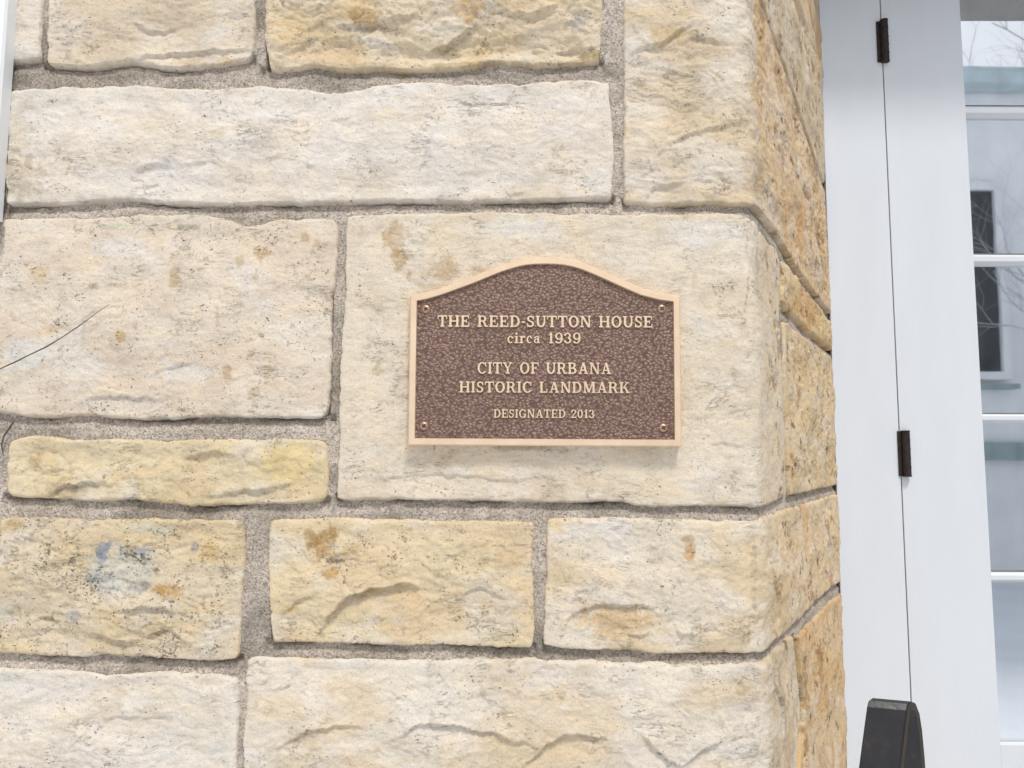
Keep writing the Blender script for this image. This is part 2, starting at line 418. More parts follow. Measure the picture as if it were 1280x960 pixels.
stones = [
 # top sliver behind the trim board
 dict(top=pxs((-70, -95), (52, -92)), right=pxs((52, -92), (53, 0), (49, 40), (50, 72)), bottom=pxs((-70, 78), (15, 76), (50, 74)), left=pxs((-70, -95), (-70, 78)),
      col=WHITE, col2=PALE, speck=.1),
 dict(top=pxs((62, -100), (200, -98), (316, -100)), right=pxs((316, -100), (319, 0), (318, 50), (313, 73)),
      bottom=pxs((60, 80), (111, 83), (154, 76), (180, 78), (208, 84), (250, 82), (279, 79), (312, 72)), left=pxs((62, -100), (61, 0), (57, 40), (59, 80)),
      col=PALE, col2=(.57, .50, .40), speck=.12, ledges=[led(.005, .010, (165, 80), (185, 70), (225, 66), (300, 62), (318, 62)), led(.003, .012, (160, 30), (195, 40), (230, 34))],
      blots=[blot(250, 75, 45, 8, TAN, .55), blot(118, 30, 16, 14, TAN, .18)]),
 dict(top=pxs((332, -100), (750, -98)), right=pxs((756, -100), (754, 0), (752, 34), (751, 74)),
      bottom=pxs((339, 87), (365, 86), (396, 79), (420, 87), (484, 85), (544, 87), (588, 83), (615, 77), (640, 78), (669, 82), (749, 78)), left=pxs((332, -100), (331, 0), (330, 50), (338, 87)),
      col=(.61, .54, .42), col2=(.56, .46, .305), amp=1.9, speck=.25, bulge=.008,
      ledges=[led(.006, .010, (415, 33), (450, 29), (482, 31), (512, 24), (530, 14)), led(.008, .012, (535, 62), (562, 55), (582, 40), (596, 28)), led(.005, .011, (612, 14), (640, 20), (672, 20), (700, 10)),
              led(.003, .010, (370, 62), (396, 48), (402, 46)), led(.004, .01, (690, 66), (716, 60), (751, 58))],
      blots=[blot(585, 12, 26, 15, (.48, .31, .12), .6), blot(455, 22, 24, 9, (.47, .32, .14), .6), blot(745, 68, 24, 9, OLIVE, .75), blot(720, 30, 14, 16, GREY, .65), blot(640, 10, 26, 8, BROWN, .45),
             blot(455, 35, 30, 4, (.2, .17, .12), .5), blot(560, 60, 22, 6, OLIVE, .45), blot(600, 80, 90, 5, OLIVE, .5)]),
 # corner stone above the plaque stone
 dict(top=pxs((782, -18), (860, -17), (944, -14), (950, 3), (962, 36), (990, 115), (1012, 186), (1026, 230)), right=[(SMAX, px2s(1030, 238)[1]), (SMAX, px2s(1037, 390)[1])],
      bottom=pxs((780, 254), (827, 256), (877, 252), (927, 256), (944, 256), (960, 273), (977, 300), (997, 336), (1022, 368), (1037, 390)), left=pxs((782, -18), (778, 34), (781, 101), (780, 161), (779, 250)),
      col=PALE, col2=(.57, .49, .37), amp=1.35, speck=.05, splay_tint=(.59, .44, .27),
      ledges=[led(.005, .010, (790, 66), (827, 54), (850, 40), (868, 34)), led(.003, .008, (868, 50), (890, 52), (914, 56)), led(.003, .012, (870, 166), (887, 160), (915, 158)), led(.004, .014, (808, 246), (820, 234), (860, 228)),
              led(.003, .01, (835, 186), (856, 172), (880, 160))],
      blots=[blot(835, 45, 30, 12, (.50, .37, .18), .5), blot(872, 50, 10, 5, (.2, .16, .1), .5), blot(1018, 205, 9, 40, (.16, .10, .05), .45), blot(1016, 175, 4, 18, BLACK, .6), blot(1000, 290, 10, 36, (.58, .33, .12), .7), blot(1022, 300, 5, 26, (.15, .1, .06), .6)]),
 # long white stone
 dict(top=pxs((10, 111), (67, 109), (128, 107), (188, 105), (235, 111), (285, 109), (336, 106), (386, 111), (420, 118), (444, 111), (501, 102), (541, 101), (588, 106), (635, 105), (689, 99), (736, 97), (760, 103)),
      right=pxs((762, 104), (766, 161), (768, 208), (766, 247)), bottom=pxs((8, 255), (67, 254), (141, 252), (168, 247), (202, 253), (262, 255), (319, 253), (420, 254), (501, 249), (581, 253), (642, 249), (686, 250), (712, 247), (764, 250)),
      left=pxs((11, 111), (7, 180), (6, 255)), col=(.655, .635, .60), col2=(.64, .60, .54), amp=.8, speck=.0,
      ledges=[led(.005, .02, (50, 240), (36, 212), (10, 190)), led(.002, .012, (230, 206), (262, 203), (285, 208)), led(.002, .008, (560, 120), (590, 130), (660, 128)), led(.0025, .01, (168, 212), (190, 204), (212, 208)),
              led(.0025, .012, (630, 236), (640, 246), (660, 240))],
      blots=[blot(315, 158, 22, 9, (.55, .47, .34), .5), blot(274, 168, 9, 7, (.52, .45, .30), .5), blot(190, 158, 16, 8, (.55, .51, .38), .35), blot(64, 126, 4, 4, BLACK, .8), blot(490, 145, 40, 14, (.60, .53, .40), .35),
             blot(30, 222, 26, 30, (.47, .42, .32), .6), blot(710, 145, 55, 14, (.58, .53, .45), .4), blot(680, 240, 60, 9, (.56, .48, .36), .4), blot(25, 160, 14, 40, (.52, .47, .36), .4)]),
 # large block at the left with a dry stem over it
 dict(top=pxs((0, 272), (101, 271), (144, 272), (185, 266), (262, 268), (289, 275), (309, 284), (326, 277), (363, 272), (413, 272), (423, 278)), right=pxs((424, 280), (420, 344), (413, 384), (415, 435), (412, 502), (406, 520)),
      bottom=pxs((-12, 516), (0, 517), (44, 522), (94, 519), (141, 521), (202, 525), (242, 519), (292, 521), (349, 521), (404, 525)), left=pxs((-2, 273), (-12, 400), (-12, 516)),
      col=(.625, .575, .50), col2=(.61, .54, .455), amp=.7, speck=.3,
      ledges=[led(.002, .01, (185, 468), (210, 460), (240, 455)), led(.003, .01, (100, 502), (150, 494), (200, 500)), led(.0015, .01, (95, 410), (115, 392), (140, 384))],
      blots=[blot(220, 350, 8, 14, BROWN, .55), blot(328, 319, 11, 10, BROWN, .6), blot(300, 328, 5, 10, BROWN, .55), blot(321, 345, 4, 8, BROWN, .6), blot(155, 421, 7, 8, (.47, .36, .18), .7), blot(285, 466, 6, 12, BROWN, .5),
             blot(320, 491, 9, 10, BROWN, .5), blot(336, 463, 7, 12, BROWN, .5), blot(50, 344, 14, 9, (.53, .40, .22), .5), blot(381, 295, 5, 8, BROWN, .45), blot(397, 302, 5, 8, BROWN, .4), blot(117, 358, 7, 4, (.25, .21, .15), .6),
             blot(66, 412, 16, 8, (.56, .44, .26), .45), blot(30, 445, 30, 22, (.60, .625, .63), .7), blot(150, 310, 34, 18, (.62, .625, .62), .6), blot(230, 468, 40, 14, (.60, .605, .60), .6),
             blot(190, 284, 6, 4, BLACK, .6), blot(235, 284, 14, 5, (.28, .25, .17), .5), blot(273, 400, 3, 16, BROWN, .4), blot(106, 415, 3, 20, (.35, .28, .2), .4), blot(0, 300, 6, 30, (.14, .12, .1), .7), blot(150, 505, 60, 10, (.48, .46, .43), .5),
             blot(270, 292, 26, 8, (.48, .43, .33), .4), blot(140, 283, 28, 5, (.50, .53, .44), .5)]),
 # the stone that carries the plaque
 dict(top=pxs((433, 268), (500, 266), (600, 264), (700, 266), (800, 267), (900, 266), (928, 267), (946, 284), (958, 298), (972, 312)), right=pxs((973, 314), (976, 350), (974, 395), (977, 436), (980, 520), (983, 620)),
      bottom=pxs((421, 624), (440, 626), (520, 624), (600, 626), (640, 626), (696, 629), (737, 627), (767, 625), (812, 634), (865, 631), (940, 634), (962, 630), (983, 621)), left=pxs((432, 270), (432, 333), (429, 396), (424, 470), (424, 560), (421, 622)),
      col=(.625, .58, .50), col2=(.605, .55, .455), amp=.62, speck=.02, bulge=.0022, splay_tint=(.59, .51, .385),
      ledges=[led(.002, .014, (470, 598), (540, 592), (640, 600), (700, 596)), led(.002, .012, (880, 560), (905, 552), (925, 560)), led(.003, .012, (928, 420), (938, 340), (932, 285))],
      blots=[blot(496, 298, 17, 20, BROWN, .62), blot(500, 322, 11, 16, BROWN, .6), blot(556, 338, 20, 14, BROWN, .5), blot(560, 324, 8, 10, BROWN, .4), blot(511, 345, 4, 8, BROWN, .5), blot(472, 462, 10, 9, (.36, .30, .2), .6),
             blot(535, 360, 22, 6, BROWN, .35), blot(600, 340, 12, 8, BROWN, .4), blot(453, 292, 8, 5, (.45, .39, .28), .5), blot(640, 285, 60, 12, (.63, .635, .635), .5), blot(700, 610, 150, 16, (.57, .49, .38), .4),
             blot(560, 575, 40, 9, (.57, .47, .33), .45), blot(668, 560, 60, 4, (.30, .26, .2), .55), blot(918, 470, 5, 12, BROWN, .4), blot(868, 350, 5, 10, (.50, .42, .3), .5), blot(880, 290, 55, 18, (.65, .65, .64), .6), blot(946, 345, 6, 24, (.44, .40, .32), .5)]),
 dict(top=pxs((980, 321), (1000, 349), (1024, 381), (1039, 401)), right=[(SMAX, px2s(1039, 401)[1]), (SMAX, px2s(1039, 437)[1])], bottom=pxs((979, 379), (990, 391), (1011, 413), (1039, 437)), left=pxs((979, 321), (979, 379)),
      col=(.57, .46, .29), col2=(.55, .38, .19), speck=.2, amp=1.2, re=.010, label='small wedge of ochre stone in the reveal'),
 dict(top=pxs((981, 400), (1011, 425), (1040, 448)), right=[(SMAX, px2s(1041, 448)[1]), (SMAX, px2s(1048, 606)[1])], bottom=pxs((988, 620), (1015, 613), (1046, 606)), left=pxs((980, 400), (982, 500), (988, 619)),
      col=(.59, .50, .36), col2=(.58, .46, .29), speck=.1, amp=1.2, blots=[blot(1030, 580, 4, 14, BROWN, .4)]),
 # row 4 and 5
 dict(top=pxs((8, 549), (54, 543), (103, 551), (157, 547), (202, 551), (269, 548), (349, 547), (410, 551)), right=pxs((410, 551), (411, 580), (410, 626)),
      bottom=pxs((9, 622), (67, 622), (121, 628), (157, 622), (215, 631), (269, 633), (323, 629), (390, 629), (410, 626)), left=pxs((8, 549), (7, 590), (8, 622)),
      col=(.60, .53, .385), col2=(.585, .495, .33), amp=1.35, speck=.22, ledges=[led(.006, .014, (58, 622), (81, 606), (112, 602), (140, 606)), led(.004, .012, (228, 582), (232, 572), (270, 566), (300, 570)), led(.004, .014, (250, 622), (330, 612), (380, 600))],
      blots=[blot(43, 580, 10, 10, BROWN, .55), blot(310, 563, 6, 6, BROWN, .6), blot(260, 566, 18, 6, (.45, .35, .2), .45), blot(360, 575, 40, 24, (.62, .52, .27), .6), blot(85, 612, 34, 8, (.38, .33, .24), .6), blot(300, 618, 60, 8, (.42, .36, .25), .5)]),
 dict(top=pxs((-3, 648), (49, 646), (134, 650), (188, 647), (251, 650), (305, 649)), right=pxs((305, 649), (306, 709), (301, 763), (299, 824)), bottom=pxs((-10, 816), (81, 822), (134, 820), (202, 823), (269, 827), (299, 825)), left=pxs((-3, 648), (-3, 700), (-10, 816)),
      col=(.575, .51, .40), col2=(.56, .475, .325), amp=1.5, speck=.62, ledges=[led(.006, .012, (148, 767), (179, 761), (222, 763)), led(.005, .012, (46, 776), (60, 771), (78, 778)), led(.005, .014, (112, 794), (143, 799), (170, 808)), led(.004, .012, (175, 800), (210, 786), (238, 800))],
      blots=[blot(148, 712, 42, 30, (.50, .52, .49), .7), blot(128, 730, 14, 14, BLUE, .75), blot(176, 688, 15, 9, BLUE, .8), blot(130, 688, 8, 16, (.22, .26, .34), .8), blot(160, 690, 9, 10, BLACK, .7), blot(176, 697, 14, 5, BLACK, .75),
             blot(208, 690, 6, 5, BLACK, .85), blot(62, 687, 4, 9, BLACK, .8), blot(93, 700, 4, 4, BLACK, .6), blot(243, 684, 6, 6, (.2, .2, .25), .6), blot(175, 733, 14, 6, (.18, .18, .17), .7), blot(208, 738, 20, 7, (.52, .33, .12), .75), blot(262, 690, 15, 12, (.50, .37, .17), .55),
             blot(194, 712, 7, 4, (.12, .11, .09), .7), blot(90, 770, 12, 8, (.28, .3, .32), .6), blot(15, 655, 12, 10, (.5, .38, .18), .5), blot(5, 765, 8, 10, (.42, .48, .46), .5), blot(180, 780, 26, 10, (.45, .37, .26), .5), blot(188, 660, 30, 8, (.52, .56, .50), .5)]),
 dict(top=pxs((337, 651), (350, 649), (442, 647), (525, 650), (619, 651), (667, 653)), right=pxs((667, 653), (666, 731), (669, 780), (665, 811)), bottom=pxs((342, 804), (424, 803), (487, 808), (562, 806), (637, 811), (664, 810)), left=pxs((337, 651), (334, 694), (337, 769), (341, 804)),
      col=(.60, .52, .37), col2=(.59, .49, .34), amp=1.15, speck=.28, bulge=.006,
      ledges=[led(.010, .022, (402, 788), (412, 770), (425, 756), (445, 740), (470, 735), (505, 731), (530, 735)), led(.003, .01, (352, 770), (368, 756), (395, 742)), led(.003, .014, (560, 745), (600, 735), (640, 750))],
      blots=[blot(405, 678, 20, 19, (.35, .23, .09), .75), blot(388, 672, 10, 14, (.27, .18, .08), .5), blot(413, 717, 10, 7, (.45, .28, .10), .7), blot(415, 700, 12, 4, (.17, .13, .12), .75), blot(440, 688, 12, 9, (.48, .34, .15), .45), blot(630, 700, 26, 13, (.44, .36, .24), .5),
             blot(345, 682, 8, 14, (.48, .45, .42), .4), blot(360, 765, 14, 8, (.5, .38, .18), .45)]),
 dict(top=pxs((684, 650), (700, 647), (752, 646), (827, 648), (940, 652), (959, 643), (1015, 628), (1046, 617)), right=[(SMAX, px2s(1047, 617)[1]), (SMAX, px2s(1053, 727)[1])],
      bottom=pxs((680, 807), (715, 813), (790, 813), (827, 819), (872, 817), (945, 817), (966, 804), (989, 785), (1015, 757), (1034, 739), (1048, 728)), left=pxs((683, 650), (683, 712), (679, 806)),
      col=(.62, .575, .495), col2=(.595, .51, .375), amp=1.1, speck=.08, splay_tint=(.60, .48, .31), bulge=.006,
      ledges=[led(.005, .016, (708, 782), (718, 766), (734, 757), (801, 756), (824, 768)), led(.003, .01, (840, 780), (850, 796), (872, 790)), led(.003, .01, (780, 792), (800, 797), (812, 790)), led(.005, .014, (943, 662), (944, 720), (943, 780)), led(.004, .01, (960, 700), (972, 750), (975, 785))],
      blots=[blot(861, 683, 8, 14, BROWN, .6), blot(864, 690, 6, 8, (.45, .22, .1), .4), blot(817, 687, 8, 4, GREY, .8), blot(768, 776, 44, 18, (.52, .38, .22), .6), blot(740, 662, 50, 14, (.64, .64, .645), .5), blot(1035, 665, 5, 18, (.24, .16, .08), .6), blot(1006, 650, 10, 26, (.60, .40, .2), .5)]),
 # bottom row
 dict(top=pxs((-20, 834), (0, 835), (45, 837), (90, 839), (143, 845), (193, 839), (269, 844), (296, 847)), right=pxs((298, 848), (300, 880), (296, 930), (293, 1000)), bottom=pxs((-20, 998), (293, 1002)), left=pxs((-20, 834), (-24, 998)),
      col=(.635, .615, .58), col2=(.61, .57, .50), amp=.9, speck=.12, ledges=[led(.002, .01, (110, 900), (160, 897), (215, 896))]),
 dict(top=pxs((309, 824), (320, 821), (394, 824), (525, 825), (660, 823), (681, 825), (790, 828), (865, 832), (945, 830), (962, 821), (985, 799), (991, 793)), right=pxs((992, 794), (997, 850), (1002, 892), (996, 940), (990, 1020)),
      bottom=pxs((303, 1010), (600, 1012), (940, 1016), (988, 1014)), left=pxs((309, 824), (307, 862), (304, 919), (303, 1010)),
      col=(.63, .60, .54), col2=(.60, .53, .42), amp=.9, speck=.05, bulge=.006, splay_tint=(.55, .46, .33),
      ledges=[led(.004, .016, (345, 936), (380, 915), (412, 908), (460, 908)), led(.006, .022, (494, 922), (515, 908), (540, 902), (577, 906), (630, 921), (668, 936)), led(.006, .022, (652, 962), (682, 932), (705, 920), (730, 918), (765, 924)),
              led(.005, .016, (799, 916), (812, 928), (828, 942), (850, 960)), led(.005, .016, (850, 960), (872, 937), (902, 922)), led(.002, .01, (330, 862), (355, 858), (375, 840)), led(.004, .012, (966, 850), (976, 880), (972, 930))],
      blots=[blot(928, 862, 9, 8, (.42, .36, .22), .6), blot(892, 882, 5, 12, (.46, .40, .28), .45), blot(900, 900, 5, 8, (.46, .40, .28), .4), blot(925, 885, 22, 10, (.40, .40, .40), .35), blot(320, 880, 4, 6, GREY, .6), blot(604, 868, 4, 8, (.38, .3, .22), .5), blot(702, 870, 5, 5, (.35, .28, .2), .6),
             blot(660, 950, 120, 30, (.56, .47, .33), .5), blot(400, 940, 60, 24, (.58, .49, .36), .4), blot(975, 870, 6, 30, (.33, .31, .24), .5), blot(541, 895, 4, 8, (.35, .29, .2), .5), blot(630, 891, 4, 8, (.38, .32, .22), .5)]),
 dict(top=pxs((998, 795), (1030, 760), (1053, 740)), right=[(SMAX, px2s(1054, 740)[1]), (SMAX, px2s(1062, 940)[1])], bottom=pxs((996, 1014), (1058, 948)), left=pxs((998, 796), (1003, 850), (1008, 890), (1002, 940), (996, 1014)),
      col=(.57, .42, .24), col2=(.57, .46, .31), amp=1.0, speck=.2, blots=[blot(1008, 860, 6, 30, (.28, .17, .07), .6), blot(1024, 830, 8, 26, (.30, .16, .06), .55), blot(1030, 870, 8, 20, (.36, .22, .1), .5)]),
 # stone above, wrapping into the reveal
 dict(top=pxs((782, -170), (944, -168)) + [(SMAX, px2s(944, -168)[1])], right=[(SMAX, px2s(944, -168)[1]), (SMAX, px2s(1029, 225)[1])],
      bottom=pxs((782, -36), (944, -33), (951, -4), (962.5, 30), (990.5, 109), (1012.5, 180), (1026, 224)), left=pxs((780, -170), (782, -38)),
      col=PALE, col2=CREAM, splay_tint=(.50, .42, .30), amp=1.2, blots=[blot(1021, 60, 5, 70, (.56, .37, .17), .7), blot(1018, 20, 4, 26, (.3, .17, .08), .6), blot(975, 60, 4, 20, (.15, .11, .08), .5)]),
]
for i, d in enumerate(stones): stone_patch(WALL, seed=11+i*5, **d)

# stones beyond the picture: rows of random blocks, coarser
rnd = random.Random(5)
def rows(z0, z1, s0, s1, corner=True, mirror=None):
    z = z0
    while z < z1-.05:
        hh = min(rnd.choice([.11, .14, .17, .2]), z1-z)
        if z1-(z+hh) < .09: hh = z1-z
        s = s0
        while s < s1-.05:
            ww = rnd.uniform(.22, .48)
            if s1-(s+ww) < .16: ww = s1-s
            if corner and abs(s+ww-XC) < .06: ww += .1
            ww = min(ww, s1-s)
            a, b = s+.007, s+ww-.007; lo, hi = z+.008, z+hh-.008
            c = rnd.choice([WHITE, PALE, CREAM, YEL])
            stone_patch(WALL, [(a, hi), (b, hi)], [(b, hi), (b, lo)], [(a, lo), (b, lo)], [(a, hi), (a, lo)], rnd.randint(100, 400), c, step=.008,
                        amp=1.2, speck=.2, splay_tint=(.56, .42, .25) if corner else None, mirror=mirror, wob=.002)
            s += ww
        z += hh
zt = lambda y: px2s(640, y)[1]
ZT = zt(-112)
SLEFT = px2s(-34, 500)[0]
Z_TOP = 3.1
rows(.0, zt(1020), -1.5, SMAX)
rows(ZT, zt(-185), -1.5, px2s(772, -150)[0], corner=False)
rows(zt(-185), Z_TOP, -1.5, SMAX)
rows(zt(1020), ZT, -1.5, SLEFT, corner=False)

# mortar bed
def mortar_sheet(name, s0, s1, z0, z1, step, h0, mirror=None):
    ni = int((s1-s0)/step)+2; nj = int((z1-z0)/step)+2
    s, z = np.meshgrid(np.linspace(s0, s1, ni), np.linspace(z1, z0, nj))
    # the bed is flush with the top arris of the block below and recessed under the block above
    slope = np.zeros_like(s)
    if step < .01:
        slope -= .0010
        near = np.full_like(s, 9.)
        for bs, bz, sa, sb, _, _ in BOT:
            k_ = (s > sa) & (s < sb)
            if not k_.any(): continue
            dd_ = np.interp(s, bs, bz)-z
            dd_ = np.where(k_ & (dd_ > -.006), np.maximum(dd_, 0), 9.)
            near = np.minimum(near, dd_)
        slope = np.where(near < .03, -.0050*(1-sstep(.002, .014, near))-.006*(1-sstep(.0, .0022, near-.0015*perlin(s*60, z*0, 5)))*sstep(-.1, .3, perlin(s*14, z*9, 6)), 0)
        for bs, bz, sa, sb, ts_, tz_ in BOT:      # no mortar inside the blocks themselves
            k_ = (s > sa+.007) & (s < sb-.007) & (z > np.interp(s, bs, bz)+.005) & (z < np.interp(s, ts_, tz_)-.005)
            slope = np.where(k_, -.022, slope)
    h = h0+slope+.0016*fbm(s*22, z*22, 4, 71)+.0009*fbm(s*150, z*150, 3, 72)+.0006*np.abs(fbm(s*400, z*400, 2, 73))
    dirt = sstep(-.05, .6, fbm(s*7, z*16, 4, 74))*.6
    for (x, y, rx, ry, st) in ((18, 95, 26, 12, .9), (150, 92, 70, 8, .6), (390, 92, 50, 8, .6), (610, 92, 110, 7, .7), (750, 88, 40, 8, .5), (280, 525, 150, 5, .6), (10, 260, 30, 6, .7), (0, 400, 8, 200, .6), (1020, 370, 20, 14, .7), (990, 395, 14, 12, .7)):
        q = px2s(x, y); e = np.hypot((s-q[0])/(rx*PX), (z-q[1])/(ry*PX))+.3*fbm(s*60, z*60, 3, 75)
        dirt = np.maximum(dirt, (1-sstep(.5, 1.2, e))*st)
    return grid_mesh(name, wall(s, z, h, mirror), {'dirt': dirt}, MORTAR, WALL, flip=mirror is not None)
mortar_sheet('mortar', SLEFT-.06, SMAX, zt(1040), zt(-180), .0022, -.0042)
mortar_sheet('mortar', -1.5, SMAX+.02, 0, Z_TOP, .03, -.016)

# ------------------------------------------------------------------ plaque
BRONZE, n, l, p = mat('polished_bronze'); co = n.new('ShaderNodeTexCoord').outputs['Object']
f = noise(n, l, co, 40, 4, .6); l.new(ramp(n, l, f, [(.3, (.69, .515, .355)), (.7, (.78, .60, .43))]), p.inputs['Base Color'])
p.inputs['Metallic'].default_value = .55; p.inputs['Roughness'].default_value = .5
l.new(bump(n, l, noise(n, l, co, 900, 2, .5), .0001, .6), p.inputs['Normal'])

LEATHER, n, l, p = mat('dark_leatherette_bronze'); co = n.new('ShaderNodeTexCoord').outputs['Object']
dn = n.new('ShaderNodeTexNoise'); dn.inputs['Scale'].default_value = 90; l.new(co, dn.inputs['Vector'])
wv = mixc(n, l, co, dn.outputs['Color'], .005, 'ADD')
mp = n.new('ShaderNodeMapping'); mp.inputs['Scale'].default_value = (1, 1, 1.3); mp.inputs['Rotation'].default_value = (0, rad(-25), 0); l.new(wv, mp.inputs['Vector'])
v = node(n, 'ShaderNodeTexVoronoi', Scale=285.0); v.feature = 'SMOOTH_F1'; v.inputs['Smoothness'].default_value = .35; l.new(mp.outputs[0], v.inputs['Vector'])
hgt = math_(n, l, 'SUBTRACT', 1.0, v.outputs['Distance'])
cf = ramp(n, l, hgt, [(.30, (.115, .062, .043)), (.58, (.188, .110, .083)), (.85, (.29, .185, .145))])
cf = mixc(n, l, cf, ramp(n, l, noise(n, l, co, 22, 4, .6), [(.3, (.90, .92, .86)), (.6, (1, 1, 1)), (.75, (1.05, 1.03, 1.04))]), 1.0, 'MULTIPLY')
l.new(cf, p.inputs['Base Color']); p.inputs['Metallic'].default_value = .15; p.inputs['Roughness'].default_value = .48
nb = bump(n, l, hgt, .0014, 1.0); nb = bump(n, l, noise(n, l, co, 1300, 2), .0002, .5, nb); l.new(nb, p.inputs['Normal'])
SCREWM = simple('aged_brass', (.42, .27, .19), .42, .7, 500, .0002)
SLOTM = simple('dark_slot', (.035, .02, .015), .7, 0, 300)

YF = YW-.0150      # border face
YB = YW-.0118      # field face
YBACK = YW+.004
PLQ = empty('plaque', at(681, 460, YW-.008))
tag(PLQ, 'brown and bronze landmark plaque with arched top screwed to the pale corner stone', 'plaque')
outer = [(513, 369), (530, 366), (545, 361.8), (559, 357), (574, 351.5), (589, 346), (600, 341.5), (611, 337), (622, 332.5), (634, 328.5), (645, 325.3), (656, 323), (668, 321.9), (681, 321.6), (694, 321.9), (706, 323), (718, 325.3), (729, 328.5),
         (744, 334.5), (759, 341), (774, 348), (789, 354.5), (804, 361), (826, 366.5), (850, 370)]
outer = outer+[(852, 558), (510, 556)]
def offs(poly, d):
    n_ = len(poly); out = []
    for i in range(n_):
        p0, p1, p2 = [Vector(poly[(i+k) % n_]) for k in (-1, 0, 1)]
        e1 = (p1-p0).normalized(); e2 = (p2-p1).normalized()
        n1 = Vector((-e1.y, e1.x)); n2 = Vector((-e2.y, e2.x)); m = (n1+n2); m = m/max(m.length_squared, 1e-6)*2
        out.append(tuple(p1+m*d))
    return out
P3 = [(q.x, q.z) for q in (at(x, y, YF) for x, y in outer)]
ar = sum(P3[i][0]*P3[(i+1) % len(P3)][1]-P3[(i+1) % len(P3)][0]*P3[i][1] for i in range(len(P3)))
sg = 1 if ar > 0 else -1
loops = [(offs(P3, sg*-.0004), YBACK), (offs(P3, sg*-.0002), YF+.0012), (offs(P3, sg*.0009), YF), (offs(P3, sg*.0070), YF), (offs(P3, sg*.0077), YB+.0012)]
bm = bmesh.new(); rg = [[bm.verts.new((x, Y, z)) for x, z in lp] for lp, Y in loops]
N_ = len(P3)
for a, b in zip(rg, rg[1:]):
    for i in range(N_): bm.faces.new((a[i], a[(i+1) % N_], b[(i+1) % N_], b[i]))
build('border', bm, BRONZE, PLQ)
bm = bmesh.new(); lp = offs(P3, sg*.0070)
top_ = [bm.verts.new((x, YB, z)) for x, z in lp]; bk = [bm.verts.new((x, YBACK-.001, z)) for x, z in lp]
bm.faces.new(top_); bm.faces.new(bk[::-1])
for i in range(N_): bm.faces.new((top_[i], bk[i], bk[(i+1) % N_], top_[(i+1) % N_]))
FIELD = build('background_panel', bm, LEATHER, PLQ)

# --- raised slab-serif lettering
T_, H_, SE, ST = .20, .105, .095, .10
def R(x0, y0, x1, y1): return [[(x0, y0), (x1, y0), (x1, y1), (x0, y1)]]
def L(x0, y0, x1, y1, w_): return [[(x0-w_/2, y0), (x0+w_/2, y0), (x1+w_/2, y1), (x1-w_/2, y1)]]
def A(cx, cy, rx, ry, tx, ty, a0, a1, n_=14):
    out = []
    for i in range(n_):
        a, b = rad(a0+(a1-a0)*i/n_), rad(a0+(a1-a0)*(i+1)/n_)
        o = lambda q: (cx+rx*math.cos(q), cy+ry*math.sin(q)); k = lambda q: (cx+(rx-tx)*math.cos(q), cy+(ry-ty)*math.sin(q))
        out.append([o(a), o(b), k(b), k(a)])
    return out
def DOT(cx, cy, r, n_=10): return [[(cx+r*math.cos(2*math.pi*i/n_), cy+r*math.sin(2*math.pi*i/n_)) for i in range(n_)]]
def stem(x, t=1, b=1, y0=0, y1=1, w_=T_):
    o = R(x-w_/2, y0, x+w_/2, y1)
    if b: o += R(x-w_/2-SE, y0, x+w_/2+SE, y0+ST)
    if t: o += R(x-w_/2-SE, y1-ST, x+w_/2+SE, y1)
    return o
